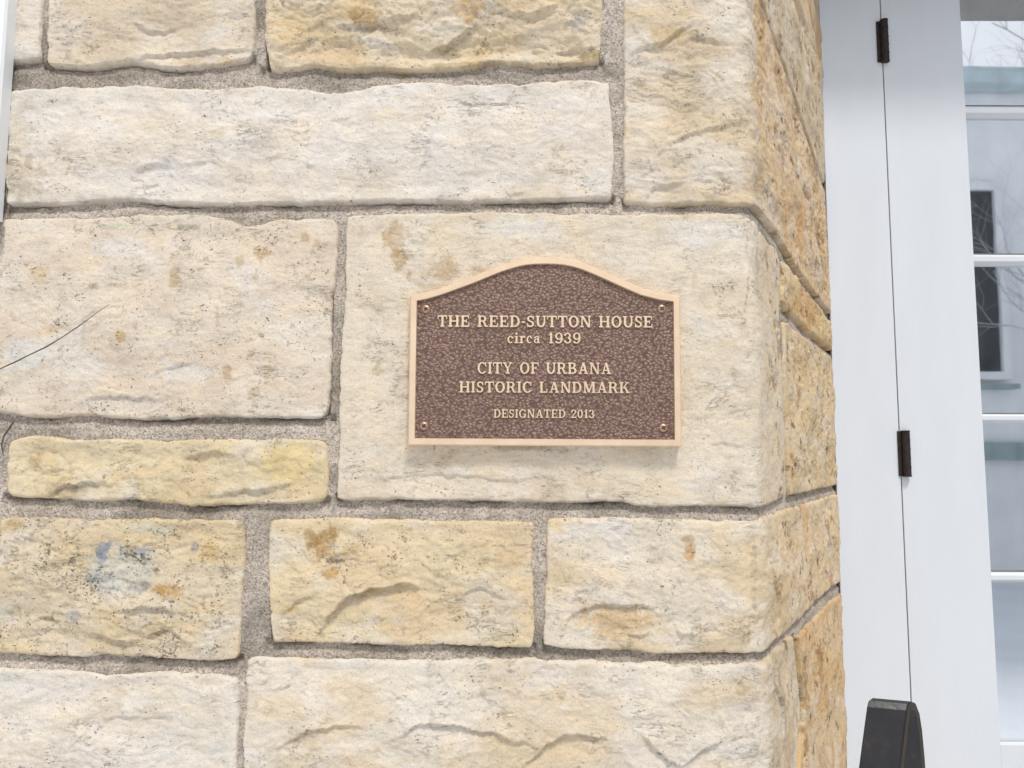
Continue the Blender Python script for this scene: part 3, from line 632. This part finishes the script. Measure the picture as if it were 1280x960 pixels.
G = {
 'T': (.92, stem(.46, 0, 1)+R(.02, .89, .90, 1)+R(.02, .68, .10, .9)+R(.82, .68, .90, .9)),
 'H': (1.08, stem(.22)+stem(.86)+R(.25, .45, .83, .55)),
 'E': (.90, stem(.22)+R(.3, .89, .80, 1)+R(.72, .70, .80, .9)+R(.3, 0, .84, .11)+R(.76, .1, .84, .32)+R(.3, .45, .58, .55)+R(.53, .36, .60, .65)),
 'F': (.84, stem(.22)+R(.3, .89, .80, 1)+R(.72, .68, .80, .9)+R(.3, .45, .58, .55)+R(.53, .36, .60, .65)),
 'R': (1.02, stem(.22)+R(.3, .89, .52, 1)+R(.3, .45, .52, .55)+A(.52, .725, .32, .275, .19, .105, -90, 90)+L(.80, .05, .58, .5, .19)+R(.72, 0, 1.0, ST)),
 'D': (1.0, stem(.22)+R(.3, .89, .5, 1)+R(.3, 0, .5, .11)+A(.5, .5, .44, .5, .2, .11, -90, 90)),
 '-': (.42, R(.06, .36, .36, .50)),
 'S': (.78, A(.39, .735, .30, .275, .16, .11, 25, 270)+A(.38, .265, .33, .275, .17, .11, -155, 90)+R(.60, .66, .69, .98)+R(.06, .02, .15, .34)),
 'U': (1.02, stem(.22, 1, 0, .38)+stem(.84, 1, 0, .38, 1, .13)+A(.515, .38, .395, .39, .2, .12, 180, 360)),
 'O': (1.02, A(.51, .5, .47, .52, .2, .11, 0, 360, 26)),
 'N': (1.08, stem(.20, 1, 1, 0, 1, .12)+stem(.88, 1, 0, 0, 1, .12)+L(.86, 0, .24, .98, .21)),
 'C': (.98, A(.51, .5, .47, .52, .21, .11, 48, 318, 22)+R(.80, .64, .89, .99)+R(.82, .14, .90, .24)),
 'I': (.44, stem(.22)),
 'Y': (1.0, stem(.5, 0, 1, 0, .48)+L(.5, .42, .18, .95, .19)+L(.5, .42, .82, .95, .12)+R(.02, .9, .38, 1)+R(.64, .9, .98, 1)),
 'B': (.96, stem(.22)+R(.3, .89, .5, 1)+R(.3, .46, .55, .56)+R(.3, 0, .52, .11)+A(.5, .755, .30, .245, .18, .10, -90, 90)+A(.52, .28, .37, .28, .2, .11, -90, 90)),
 'A': (1.06, L(.22, .05, .52, .98, .12)+L(.83, .05, .55, .98, .20)+R(.3, .28, .78, .38)+R(.04, 0, .38, ST)+R(.64, 0, 1.02, ST)+R(.44, .94, .63, 1.0)),
 'L': (.86, stem(.22)+R(.3, 0, .80, .11)+R(.72, .1, .80, .36)),
 'M': (1.28, stem(.20, 1, 1, 0, 1, .12)+stem(1.05, 1, 1, 0, 1, .2)+L(.60, .05, .25, .98, .2)+L(.60, .05, .98, .98, .12)),
 'K': (1.04, stem(.22)+L(.4, .42, .80, .95, .12)+L(.85, .05, .50, .60, .2)+R(.64, .9, .96, 1)+R(.68, 0, 1.03, ST)),
 'G': (1.04, A(.51, .5, .47, .52, .21, .11, 48, 330, 22)+R(.80, .66, .88, .98)+stem(.84, 0, 0, .0, .44, .18)+R(.62, .36, 1.0, .45)),
 'c': (.62, A(.31, .34, .28, .36, .15, .09, 45, 315, 16)+DOT(.49, .52, .085)),
 'i': (.40, stem(.21, 0, 1, 0, .68, .17)+R(.03, .59, .2, .68)+DOT(.20, .90, .105)),
 'r': (.60, stem(.21, 0, 1, 0, .68, .17)+R(.03, .59, .2, .68)+A(.42, .44, .17, .25, .07, .11, 60, 165, 6)+DOT(.50, .58, .09)),
 'a': (.68, stem(.46, 0, 0, .06, .5, .17)+R(.46, 0, .66, .09)+A(.34, .47, .21, .22, .12, .09, 0, 160, 10)+DOT(.16, .52, .08)+A(.30, .21, .26, .22, .14, .08, 60, 345, 14)+R(.28, .36, .46, .44)),
 '1': (.62, stem(.34, 0, 1)+L(.14, .76, .32, .97, .10)),
 '9': (.80, A(.40, .67, .36, .35, .18, .10, 0, 360, 20)+A(.36, .42, .40, .44, .18, .11, -120, 25, 12)+DOT(.16, .12, .10)),
 '3': (.78, A(.37, .74, .30, .27, .17, .10, -85, 150, 14)+A(.37, .27, .36, .29, .18, .11, -155, 88, 16)+DOT(.13, .80, .10)+DOT(.12, .19, .10)),
 '2': (.78, A(.38, .72, .33, .30, .18, .10, -20, 165, 14)+DOT(.14, .76, .10)+L(.12, .06, .60, .62, .16)+R(.05, 0, .72, .13)+R(.65, .1, .73, .28)),
 '0': (.80, A(.40, .5, .36, .52, .18, .10, 0, 360, 24)),
}
LETTER_MESH = {}
def letters(text, x0, x1, ytop, ybase, squash=1.0):
    a = at(x0, ybase, YB); b = at(x1, ybase+(x1-x0)*.004, YB); tz = at(x0, ytop, YB).z
    gap = .075; adv = 0; lay = []
    for ch in text:
        if ch == ' ': adv += .62; continue
        lay.append((ch, adv)); adv += G[ch][0]+gap
    adv -= gap; sx = (b.x-a.x)/adv; sz = tz-a.z
    for ch, ox in lay:
        bm = bmesh.new()
        for k, poly in enumerate(G[ch][1]):
            zf = YB-.00165-(k % 23)*.000007
            c = Vector((sum(q[0] for q in poly)/len(poly), sum(q[1] for q in poly)/len(poly)))
            f1 = [bm.verts.new(((ox+q[0])*sx, zf, q[1]*sz)) for q in poly]
            f0 = [bm.verts.new(((ox+q[0]+(q[0]-c.x)*.12)*sx, YB+.0006, (q[1]+(q[1]-c.y)*.12)*sz)) for q in poly]
            bm.faces.new(f1)
            for i in range(len(poly)): j = (i+1) % len(poly); bm.faces.new((f1[i], f0[i], f0[j], f1[j]))
        t_ = (b.z-a.z)*ox/adv
        bmesh.ops.translate(bm, verts=bm.verts, vec=(a.x, 0, a.z+t_))
        build('letter', bm, BRONZE, FIELD)
letters('THE REED-SUTTON HOUSE', 547, 816, 394.5, 408.5)
letters('circa 1939', 634, 726, 416, 429)
letters('CITY OF URBANA', 596.5, 764, 453, 467)
letters('HISTORIC LANDMARK', 574, 787, 477, 490.5)
letters('DESIGNATED 2013', 617, 743, 511.8, 522)
for (x, y, rot) in ((532.5, 386.5, 30), (827, 386, 50), (530, 532.5, 40), (829, 534.8, 65)):
    c = at(x, y, YB); bm = bmesh.new(); R_ = .0050; nn = 20; rings = []
    for rr_, dy in ((R_, .001), (R_*.98, -.0009), (R_*.8, -.0018), (R_*.5, -.0023), (R_*.42, -.0024)):
        rings.append([bm.verts.new((c.x+rr_*math.cos(2*math.pi*k/nn), YB+dy, c.z+rr_*math.sin(2*math.pi*k/nn))) for k in range(nn)])
    for a, b in zip(rings, rings[1:]):
        for k in range(nn): bm.faces.new((a[k], a[(k+1) % nn], b[(k+1) % nn], b[k]))
    bm.faces.new(rings[-1])
    sc = build('screw', bm, SCREWM, PLQ, smooth=True)
    bm = bmesh.new()
    for q in (0, 90):
        box(bm, (-R_*.52, -.0001-q*1e-6, -R_*.15), (R_*.52, .0004, R_*.15))
        bmesh.ops.rotate(bm, verts=bm.verts, cent=(0, 0, 0), matrix=Matrix.Rotation(rad(90), 3, 'Y'))
    bmesh.ops.rotate(bm, verts=bm.verts, cent=(0, 0, 0), matrix=Matrix.Rotation(rad(rot), 3, 'Y'))
    bmesh.ops.translate(bm, verts=bm.verts, vec=(c.x, YB-.00245, c.z))
    build('slot', bm, SLOTM, sc)

# ------------------------------------------------------------------ door, casing, hinges
h1 = at(1104, 53, YC); h2 = at(1131, 567, YC)
PAINT = paint_material('white_door_paint', (.625, .652, .690), .42, [((h1.x, 0, h1.z), .055, .075, .5), ((h2.x, 0, h2.z), .05, .07, .22)])
PAINT2 = paint_material('white_trim_paint', (.74, .76, .77), .45)
RUSTM = simple('rusted_iron', (.022, .014, .012), .6, .3, 120, .0008, .5)
def vx(x, y, Y): return at(x, y, Y).x
xl = XCAS; xm = vx(1091, 480, YC); xk = vx(1121.5, 480, YC); xs = vx(1226, 480, YC)
xr = xk+.86                                        # far edge of the door leaf
ZB, ZD = .12, 2.62
DF = empty('door_frame', (xl, YC, ZB)); tag(DF, 'white painted wooden door casing between the orange stone reveal and the hinged door', 'door frame')
def bx(name, a, b, mt, parent, bev=.0009):
    bm = bmesh.new(); box(bm, a, b, bev); return build(name, bm, mt, parent)
bx('casing_board', (xl-.001, YC, ZB), (xk-.0011, YC+.04, ZD), PAINT, DF, .0006)
bx('casing_board', (xr+.003, YC, ZB), (xr+.12, YC+.04, ZD), PAINT, DF)
bx('head_board', (xl-.001, YC-.002, ZD+.001), (xr+.12, YC+.04, ZD+.14), PAINT, DF)
bx('caulk_line', (xl-.0028, YC+.0035, ZB), (xl-.0011, YC+.03, ZD), simple('dirty_caulk', (.16, .14, .12), .9, 0, 90, .001, .6), DF, .0003)
bx('threshold', (xl, YC-.01, ZB-.03), (xr+.12, YC+.10, ZB-.001), PAINT2, DF)
DOOR = empty('door', (xk, YC, ZB)); tag(DOOR, 'white glazed wooden door with dark hinges and narrow glazing bars at the right', 'door')
YG = YC+.018
xst = vx(1176, 480, YC)
bx('stile', (xk+.0011, YC+.0002, ZB+.004), (xs, YC+.035, ZD-.004), PAINT, DOOR)
bx('stile', (xr-.13, YC, ZB+.004), (xr, YC+.035, ZD-.004), PAINT, DOOR)
gx0, gx1 = xs, xr-.13
zrail = at(1253, 931, YC).z
bars = [(131, 146), (317, 331), (517, 528), (715, 728)]
zpan = []
bx('bottom_rail', (gx0, YC+.0004, ZB+.004), (gx1, YC+.034, zrail), PAINT, DOOR)
ztop = ZD-.13; bx('top_rail', (gx0, YC+.0004, ztop), (gx1, YC+.034, ZD-.004), PAINT, DOOR)
def glazing_bar(horizontal, c, half, a, b, name='glazing_bar'):
    bm = bmesh.new()                        # moulded profile: flat nose, sloped sides back to the glass
    prof = [(-half, YG), (-half, YC+.012), (-half*.42, YC+.003), (half*.42, YC+.003), (half, YC+.012), (half, YG)]
    r = []
    for e in (a, b): r.append([bm.verts.new((e, y, c+o) if horizontal else (c+o, y, e)) for o, y in prof])
    for i in range(5): bm.faces.new((r[0][i], r[0][i+1], r[1][i+1], r[1][i]))
    bm.faces.new(r[0]); bm.faces.new(r[1])
    build(name, bm, PAINT, DOOR)
zb = []
for a, b in bars:
    z1, z0 = at(1215, a, YC+.006).z, at(1215, b, YC+.006).z; zb.append(((z0+z1)/2, (z1-z0)/2))
zb0 = zb[0][0]+.285; zb.insert(0, (zb0, .0095))
for c, hf in zb: glazing_bar(True, c, hf, gx0, gx1)
vb = [gx0+(gx1-gx0)/3, gx0+2*(gx1-gx0)/3]
lim = [ztop]+[c for c, h in zb]+[zrail]
for v_ in vb:
    for i in range(len(lim)-1):
        hi = lim[i]-(zb[i-1][1] if i else 0); lo = lim[i+1]+(zb[i][1] if i < len(zb) else 0)
        glazing_bar(False, v_, .009, lo, hi)
# glass: reflective storm glazing
GLASS, n, l, p = mat('window_glass'); n.remove(p)
gl = n.new('ShaderNodeBsdfGlossy'); gl.inputs['Roughness'].default_value = .02; gl.inputs['Color'].default_value = (.93, .96, 1, 1)
tr = n.new('ShaderNodeBsdfTransparent'); tr.inputs['Color'].default_value = (.85, .9, .92, 1)
lw = n.new('ShaderNodeFresnel'); lw.inputs['IOR'].default_value = 1.5
mx = n.new('ShaderNodeMixShader'); l.new(math_(n, l, 'ADD', lw.outputs[0], .74), mx.inputs[0])
l.new(tr.outputs[0], mx.inputs[1]); l.new(gl.outputs[0], mx.inputs[2]); l.new(mx.outputs[0], n['Material Output'].inputs[0])
co = n.new('ShaderNodeTexCoord').outputs['Object']
l.new(bump(n, l, noise(n, l, co, 7, 2, .5), .00012, 1.0), gl.inputs['Normal'])
cols = [gx0]+vb+[gx1]
for i in range(3):
    for j in range(len(lim)-1):
        bm = bmesh.new(); a, b = cols[i]+.001, cols[i+1]-.001; z1, z0 = lim[j]-.001, lim[j+1]+.001
        vs = [bm.verts.new(q) for q in ((a, YG-.001, z0), (b, YG-.001, z0), (b, YG-.001, z1), (a, YG-.001, z1))]; bm.faces.new(vs)
        build('pane', bm, GLASS, DOOR)
# putty / gasket line along the top bead of each bar
GASK = simple('grey_putty', (.16, .165, .17), .8, 0, 80)
for c, hf in zb:
    bm = bmesh.new(); box(bm, (gx0, YC+.0108, c+hf+.0001), (gx1, YG-.0012, c+hf+.0019)); build('putty_line', bm, GASK, DOOR)
# dark strip standing in for the shade in the gap between jamb and leaf
bx('gap_shade_strip', (xk-.001, YC+.006, ZB+.01), (xk+.001, YC+.03, ZD-.01), simple('dark_gap_strip', (.02, .02, .02), .9, 0, 50), DOOR, 0)
for hx, hz in ((h1.x, h1.z), (h2.x, h2.z), (xk, h2.z-(h1.z-h2.z))):
    bm = bmesh.new(); tube(bm, [(hx, YC-.0055, hz-.041), (hx, YC-.0055, hz+.041)], [.0072, .0072], 14)
    for k in (-.041, -.0245, -.008, .008, .0245, .041):
        tube(bm, [(hx, YC-.0055, hz+k-.0011), (hx, YC-.0055, hz+k+.0011)], [.0077, .0077], 14)
    hg = build('hinge', bm, RUSTM, DOOR)
    bm = bmesh.new(); box(bm, (hx-.013, YC-.0032, hz-.041), (hx-.0005, YC-.0004, hz+.041), .0004); build('leaf_plate', bm, RUSTM, hg)
# curtain inside
CURT = simple('white_curtain', (.75, .75, .74), .9, 0, 20, .002, .05)
bm = bmesh.new(); nn = 80; prev = None
for i in range(nn+1):
    x = gx0-.06+(gx1-gx0+.12)*i/nn; y = YG+.10+.012*math.sin(i*1.1)
    cur = (bm.verts.new((x, y, ZB)), bm.verts.new((x, y, ZD-.1)))
    if prev: bm.faces.new((prev[0], cur[0], cur[1], prev[1]))
    prev = cur
o = build('curtain', bm, CURT, None, smooth=True); tag(o, 'plain white curtain hanging behind the door glass', 'curtain')
# caulk line between casing and stones
# recess head over the door
HEADM = simple('grey_lintel', (.36, .36, .35), .85, 0, 12, .002)
pg = at(1240, 27, YG); dr = ray(1240, 27); YL = YC-.20; zs = pg.z+(YG-YL)*dr[2]/dr[1]; XL = xl-.20*math.tan(SPL)-.03
XD = (xl+xr+.12)/2
bm = bmesh.new(); a = -0.0
vs = [(XL, YL), (2*XD-XL, YL), (2*XD-xl+.1, YC+.05), (xl-.1, YC+.05)]
lo = [bm.verts.new((x, y, zs)) for x, y in vs]; hi = [bm.verts.new((x, y, Z_TOP)) for x, y in vs]
bm.faces.new(lo[::-1]); bm.faces.new(hi)
for i in range(4): j = (i+1) % 4; bm.faces.new((lo[i], lo[j], hi[j], hi[i]))
o = build('lintel', bm, HEADM, None); tag(o, 'flat grey lintel spanning the recess over the white door', 'lintel')
if zs > ZD+.14:
    bx('head_board', (xl-.001, YC+.001, ZD+.1405), (xr+.12, YC+.04, zs+.01), PAINT, DF)

# mirrored wall beyond the door
for (z0, z1) in ((0, Z_TOP),):
    s_ = XC-.55
    rows(z0, z1, s_, SMAX, mirror=XD)
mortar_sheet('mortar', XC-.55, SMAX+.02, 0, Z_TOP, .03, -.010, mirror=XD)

# ------------------------------------------------------------------ trim board at the left edge
YT = YW-.020
xe = at(19.5, 0, YW-.004).x; zbm = at(3, 271, YT).z
bm = bmesh.new()
prof = [(0, .020), (0, .004), (-.002, .001), (-.009, 0), (-.0105, .003), (-.013, .003), (-.0145, 0), (-.030, 0), (-.032, .003), (-.035, .003), (-.037, 0), (-.085, 0), (-.088, .003), (-.09, .020)]
zt1 = Z_TOP-.2
r = [[bm.verts.new((xe+x, YT+y, z)) for x, y in prof] for z in (zbm, zt1)]
for i in range(len(prof)-1): bm.faces.new((r[0][i], r[0][i+1], r[1][i+1], r[1][i]))
bm.faces.new(r[0]); bm.faces.new(r[1])
o = build('trim_board', bm, PAINT2, None); tag(o, 'narrow white fluted trim board fixed upright on the stones, ending midway down the left edge', 'trim board')

# dry stem lying over the stone
STEM = simple('dry_stem_skin', (.085, .065, .045), .8, 0, 200)
bm = bmesh.new()
pts = [at(x, y, YW-dy) for x, y, dy in ((-60, 492, .02), (-25, 473, .016), (0, 461, .015), (18, 453, .014), (38, 443, .013), (57, 434, .013), (77, 422, .012), (98, 408, .012), (113, 397, .011), (125, 388, .011), (137, 380, .010))]
tube(bm, pts, [.0007, .0007, .0006, .0008, .0006, .0008, .0005, .0006, .0004, .0003, .0002], 6)
o = build('dry_stem', bm, STEM, None); tag(o, 'thin dark dry stem reaching in over the large left block', 'stem')
# dark crack in the lower left joint, added as a thin strand
bm = bmesh.new(); tube(bm, [at(x, y, YW-.001) for x, y in ((17, 527), (12, 535), (5, 545), (2, 556), (4, 568))], [.0008, .0012, .001, .0009, .0005], 5)
o = build('mortar_crack', bm, STEM, None); tag(o, 'short dark crack, modelled as a thin strand, in the mortar joint below the dry stem', 'mortar_crack')

# ------------------------------------------------------------------ wrought iron handrail
IRON, n, l, p = mat('black_iron'); co = n.new('ShaderNodeTexCoord').outputs['Object']
f = noise(n, l, co, 45, 6, .65, 0, (1, 1, .5)); l.new(ramp(n, l, f, [(.35, (.008, .008, .010)), (.62, (.016, .014, .015)), (.80, (.07, .04, .03))]), p.inputs['Base Color'])
p.inputs['Roughness'].default_value = .30; p.inputs['Metallic'].default_value = .1; l.new(bump(n, l, noise(n, l, co, 110, 4, .5), .0006, .6), p.inputs['Normal'])
YH = .78
tp = at(1112.5, 881, YH); th = rad(50); dd = Vector((math.sin(th), math.cos(th), 0)); tw = rad(18); wd = Vector((math.cos(tw), -math.sin(tw), 0))
prof2 = [(-.42, -1.22), (-.27, -.85), (-.17, -.42), (-.092, -.22), (-.050, -.12), (-.027, -.062), (-.011, -.022), (-.0035, -.004), (-.001, -.0006), (.003, 0), (.010, -.002), (.017, -.012), (.021, -.028), (.024, -.055), (.026, -.10), (.027, -.20), (.027, -.70), (.027, -1.22)]
HW, TH = .0178, .0034
bm = bmesh.new(); prev = None
for i, (a, z) in enumerate(prof2):
    a0, z0 = prof2[max(i-1, 0)]; a1, z1 = prof2[min(i+1, len(prof2)-1)]
    t = Vector((a1-a0, z1-z0)).normalized(); nrm = Vector((-t.y, t.x))
    ring = []
    for sw, so in ((-1, 1), (-.93, 1.25), (.93, 1.25), (1, 1), (1, -1), (-1, -1)):
        q = Vector((a, z))+nrm*so*TH
        ring.append(bm.verts.new(tp+dd*q.x+wd*sw*HW+Vector((0, 0, q.y))))
    if prev:
        for k in range(6): bm.faces.new((prev[k], prev[(k+1) % 6], ring[(k+1) % 6], ring[k]))
    else: bm.faces.new(ring)
    prev = ring
bm.faces.new(prev[::-1])
o = build('handrail', bm, IRON, None); tag(o, 'bent flat bar end of a black iron handrail in front of the white door', 'handrail')

# ------------------------------------------------------------------ ground, step, and what the panes mirror
SNOW = simple('snow', (.74, .77, .82), .8, 0, 1.5, .05, .06)
bm = bmesh.new(); vs = [bm.verts.new(q) for q in ((-250, -250, 0), (250, -250, 0), (250, 250, 0), (-250, 250, 0))]; bm.faces.new(vs)
o = build('ground', bm, SNOW, None); tag(o, 'flat snow covered yard around the house', kind='structure')
CONC = simple('concrete', (.40, .39, .37), .9, 0, 14, .004)
bm = bmesh.new(); box(bm, (xl-.15, YW-.25, .004), (xr+.25, YC-.012, .085), .006)
o = build('doorstep', bm, CONC, None); tag(o, 'low concrete step in the recess in front of the door', 'step')

YV = 9.5
def mir(x, y, Yv=YV):
    q = at(x, y, Yv); return Vector((q.x, 2*(YG-.001)-Yv, q.z))
HW_ = simple('white_render', (.82, .83, .85), .8, 0, 1.6, 0, .10); TEAL = simple('teal_trim', (.26, .345, .36), .6, 0, 4)
DARKG = simple('dark_window_glass', (.012, .014, .016), .12); ROOFM = simple('snowy_roof', (.72, .75, .80), .8, 0, 2)
yh = mir(1240, 500).y
z_e = mir(1240, 112).z; x0h, x1h = 2.2, 12.0
HOUSE = empty('neighbouring_house', (6, yh, 0)); tag(HOUSE, 'pale house with a dark window and teal trim, mirrored in the door panes', 'house')
bm = bmesh.new()
box(bm, (x0h, yh-6, 0), (x1h, yh-.02, z_e+.1))
build('wall', bm, HW_, HOUSE)
z0, z1 = mir(1240, 97).z, mir(1240, 116).z
bm = bmesh.new(); box(bm, (x0h-.2, yh+.03, z1), (x1h+.2, yh+.28, z0)); build('gutter', bm, simple('pale_teal_gutter', (.50, .60, .62), .6, 0, 4), HOUSE)
z0, z1 = mir(1240, 554).z, mir(1240, 576).z
bm = bmesh.new(); box(bm, (x0h, yh+.03, z1), (x1h, yh+.14, z0)); build('trim_band', bm, TEAL, HOUSE)
wx0, wx1 = mir(1120, 300).x, mir(1240, 300).x; wz1, wz0 = mir(1240, 240).z, mir(1240, 465).z
bm = bmesh.new(); box(bm, (wx0, yh+.02, wz0), (wx1, yh+.035, wz1)); wn = build('window', bm, DARKG, HOUSE)
for (a, b, c, d) in ((wx0-.1, wx0, wz0-.1, wz1+.1), (wx1, wx1+.10, wz0-.1, wz1+.1), (wx0, wx1, wz1, wz1+.1), (wx0, wx1, wz0-.1, wz0)):
    bm = bmesh.new(); box(bm, (a, yh+.018, c), (b, yh+.09, d)); build('window_frame', bm, HW_, wn)
bm = bmesh.new(); box(bm, (wx0-.15, yh+.02, wz0-.22), (wx1+.15, yh+.15, wz0-.16)); build('sill', bm, TEAL, wn)
bm = bmesh.new(); vs = [bm.verts.new(q) for q in ((x0h-.3, yh+.3, z_e+.12), (x1h+.3, yh+.3, z_e+.12), (x1h+.3, yh-3, z_e+.9), (x0h-.3, yh-3, z_e+.9), (x1h+.3, yh-6.3, z_e+.12), (x0h-.3, yh-6.3, z_e+.12))]
bm.faces.new(vs[:4]); bm.faces.new((vs[3], vs[2], vs[4], vs[5])); build('roof', bm, ROOFM, HOUSE)

BARK = simple('bark', (.085, .075, .065), .9, 0, 30, .01)
TREE = empty('bare_tree', (0, 0, 0)); rt_ = random.Random(12)
base = mir(1330, 600, 18.5); TREE.location = (base.x, base.y, 0)
tag(TREE, 'bare winter tree whose branches show against the sky in the top pane', 'tree')
bmT, bmC = bmesh.new(), bmesh.new()
def branch(bm, p, d, ln, r, depth):
    pts = [p.copy()]; rs = [r]; n_ = 5
    for i in range(n_):
        d = (d+Vector((rt_.gauss(0, .13), rt_.gauss(0, .13), rt_.gauss(.02, .10)))).normalized(); p = p+d*ln/n_
        pts.append(p.copy()); rs.append(r*(1-.5*(i+1)/n_))
    tube(bm, pts, rs, 6 if depth < 3 else 4)
    if depth >= 5: return
    for k in range(rt_.choice([3, 3, 4])):
        i = rt_.randint(2, n_); ax = Vector((rt_.gauss(0, 1), rt_.gauss(0, 1), rt_.gauss(0, .5))).normalized()
        nd = (d+ax*.85).normalized(); nd.z = nd.z*.8+.1
        branch(bmC, pts[i], nd.normalized(), ln*rt_.uniform(.55, .78), rs[i]*.62, depth+1)
p0 = Vector((base.x, base.y, -.05))
tube(bmT, [p0, p0+Vector((0, 0, 1.8)), p0+Vector((-.1, .06, 5.6))], [.42, .33, .26], 12)
for k in range(6):
    a = k*1.05+2.7; branch(bmC, p0+Vector((-.1, .06, 4.6+.18*k)), Vector((math.cos(a)*.8, math.sin(a)*.8, .75)).normalized(), 5.0, .125, 1)
build('trunk', bmT, BARK, TREE, smooth=True); build('crown', bmC, BARK, TREE)

FROST = simple('frosted_twigs', (.46, .48, .50), .9, 0, 30)
b2 = mir(1345, 600, 8.6); FT = empty('frosted_tree', (b2.x, b2.y, 0)); tag(FT, 'small frosted tree with pale twigs in front of the mirrored house wall', 'tree')
bmT, bmC = bmesh.new(), bmesh.new(); rt_ = random.Random(4); p0 = Vector((b2.x, b2.y, -.05))
tube(bmT, [p0, p0+Vector((.05, 0, 1.2)), p0+Vector((.15, 0, 2.9))], [.045, .035, .03], 8)
for k in range(7):
    a = k*.95; branch(bmC, p0+Vector((.14, 0, 2.2+.1*k)), Vector((math.cos(a)*.6, math.sin(a)*.6, .9)).normalized(), 1.3, .020, 2)
build('trunk', bmT, FROST, FT, smooth=True); build('crown', bmC, FROST, FT)
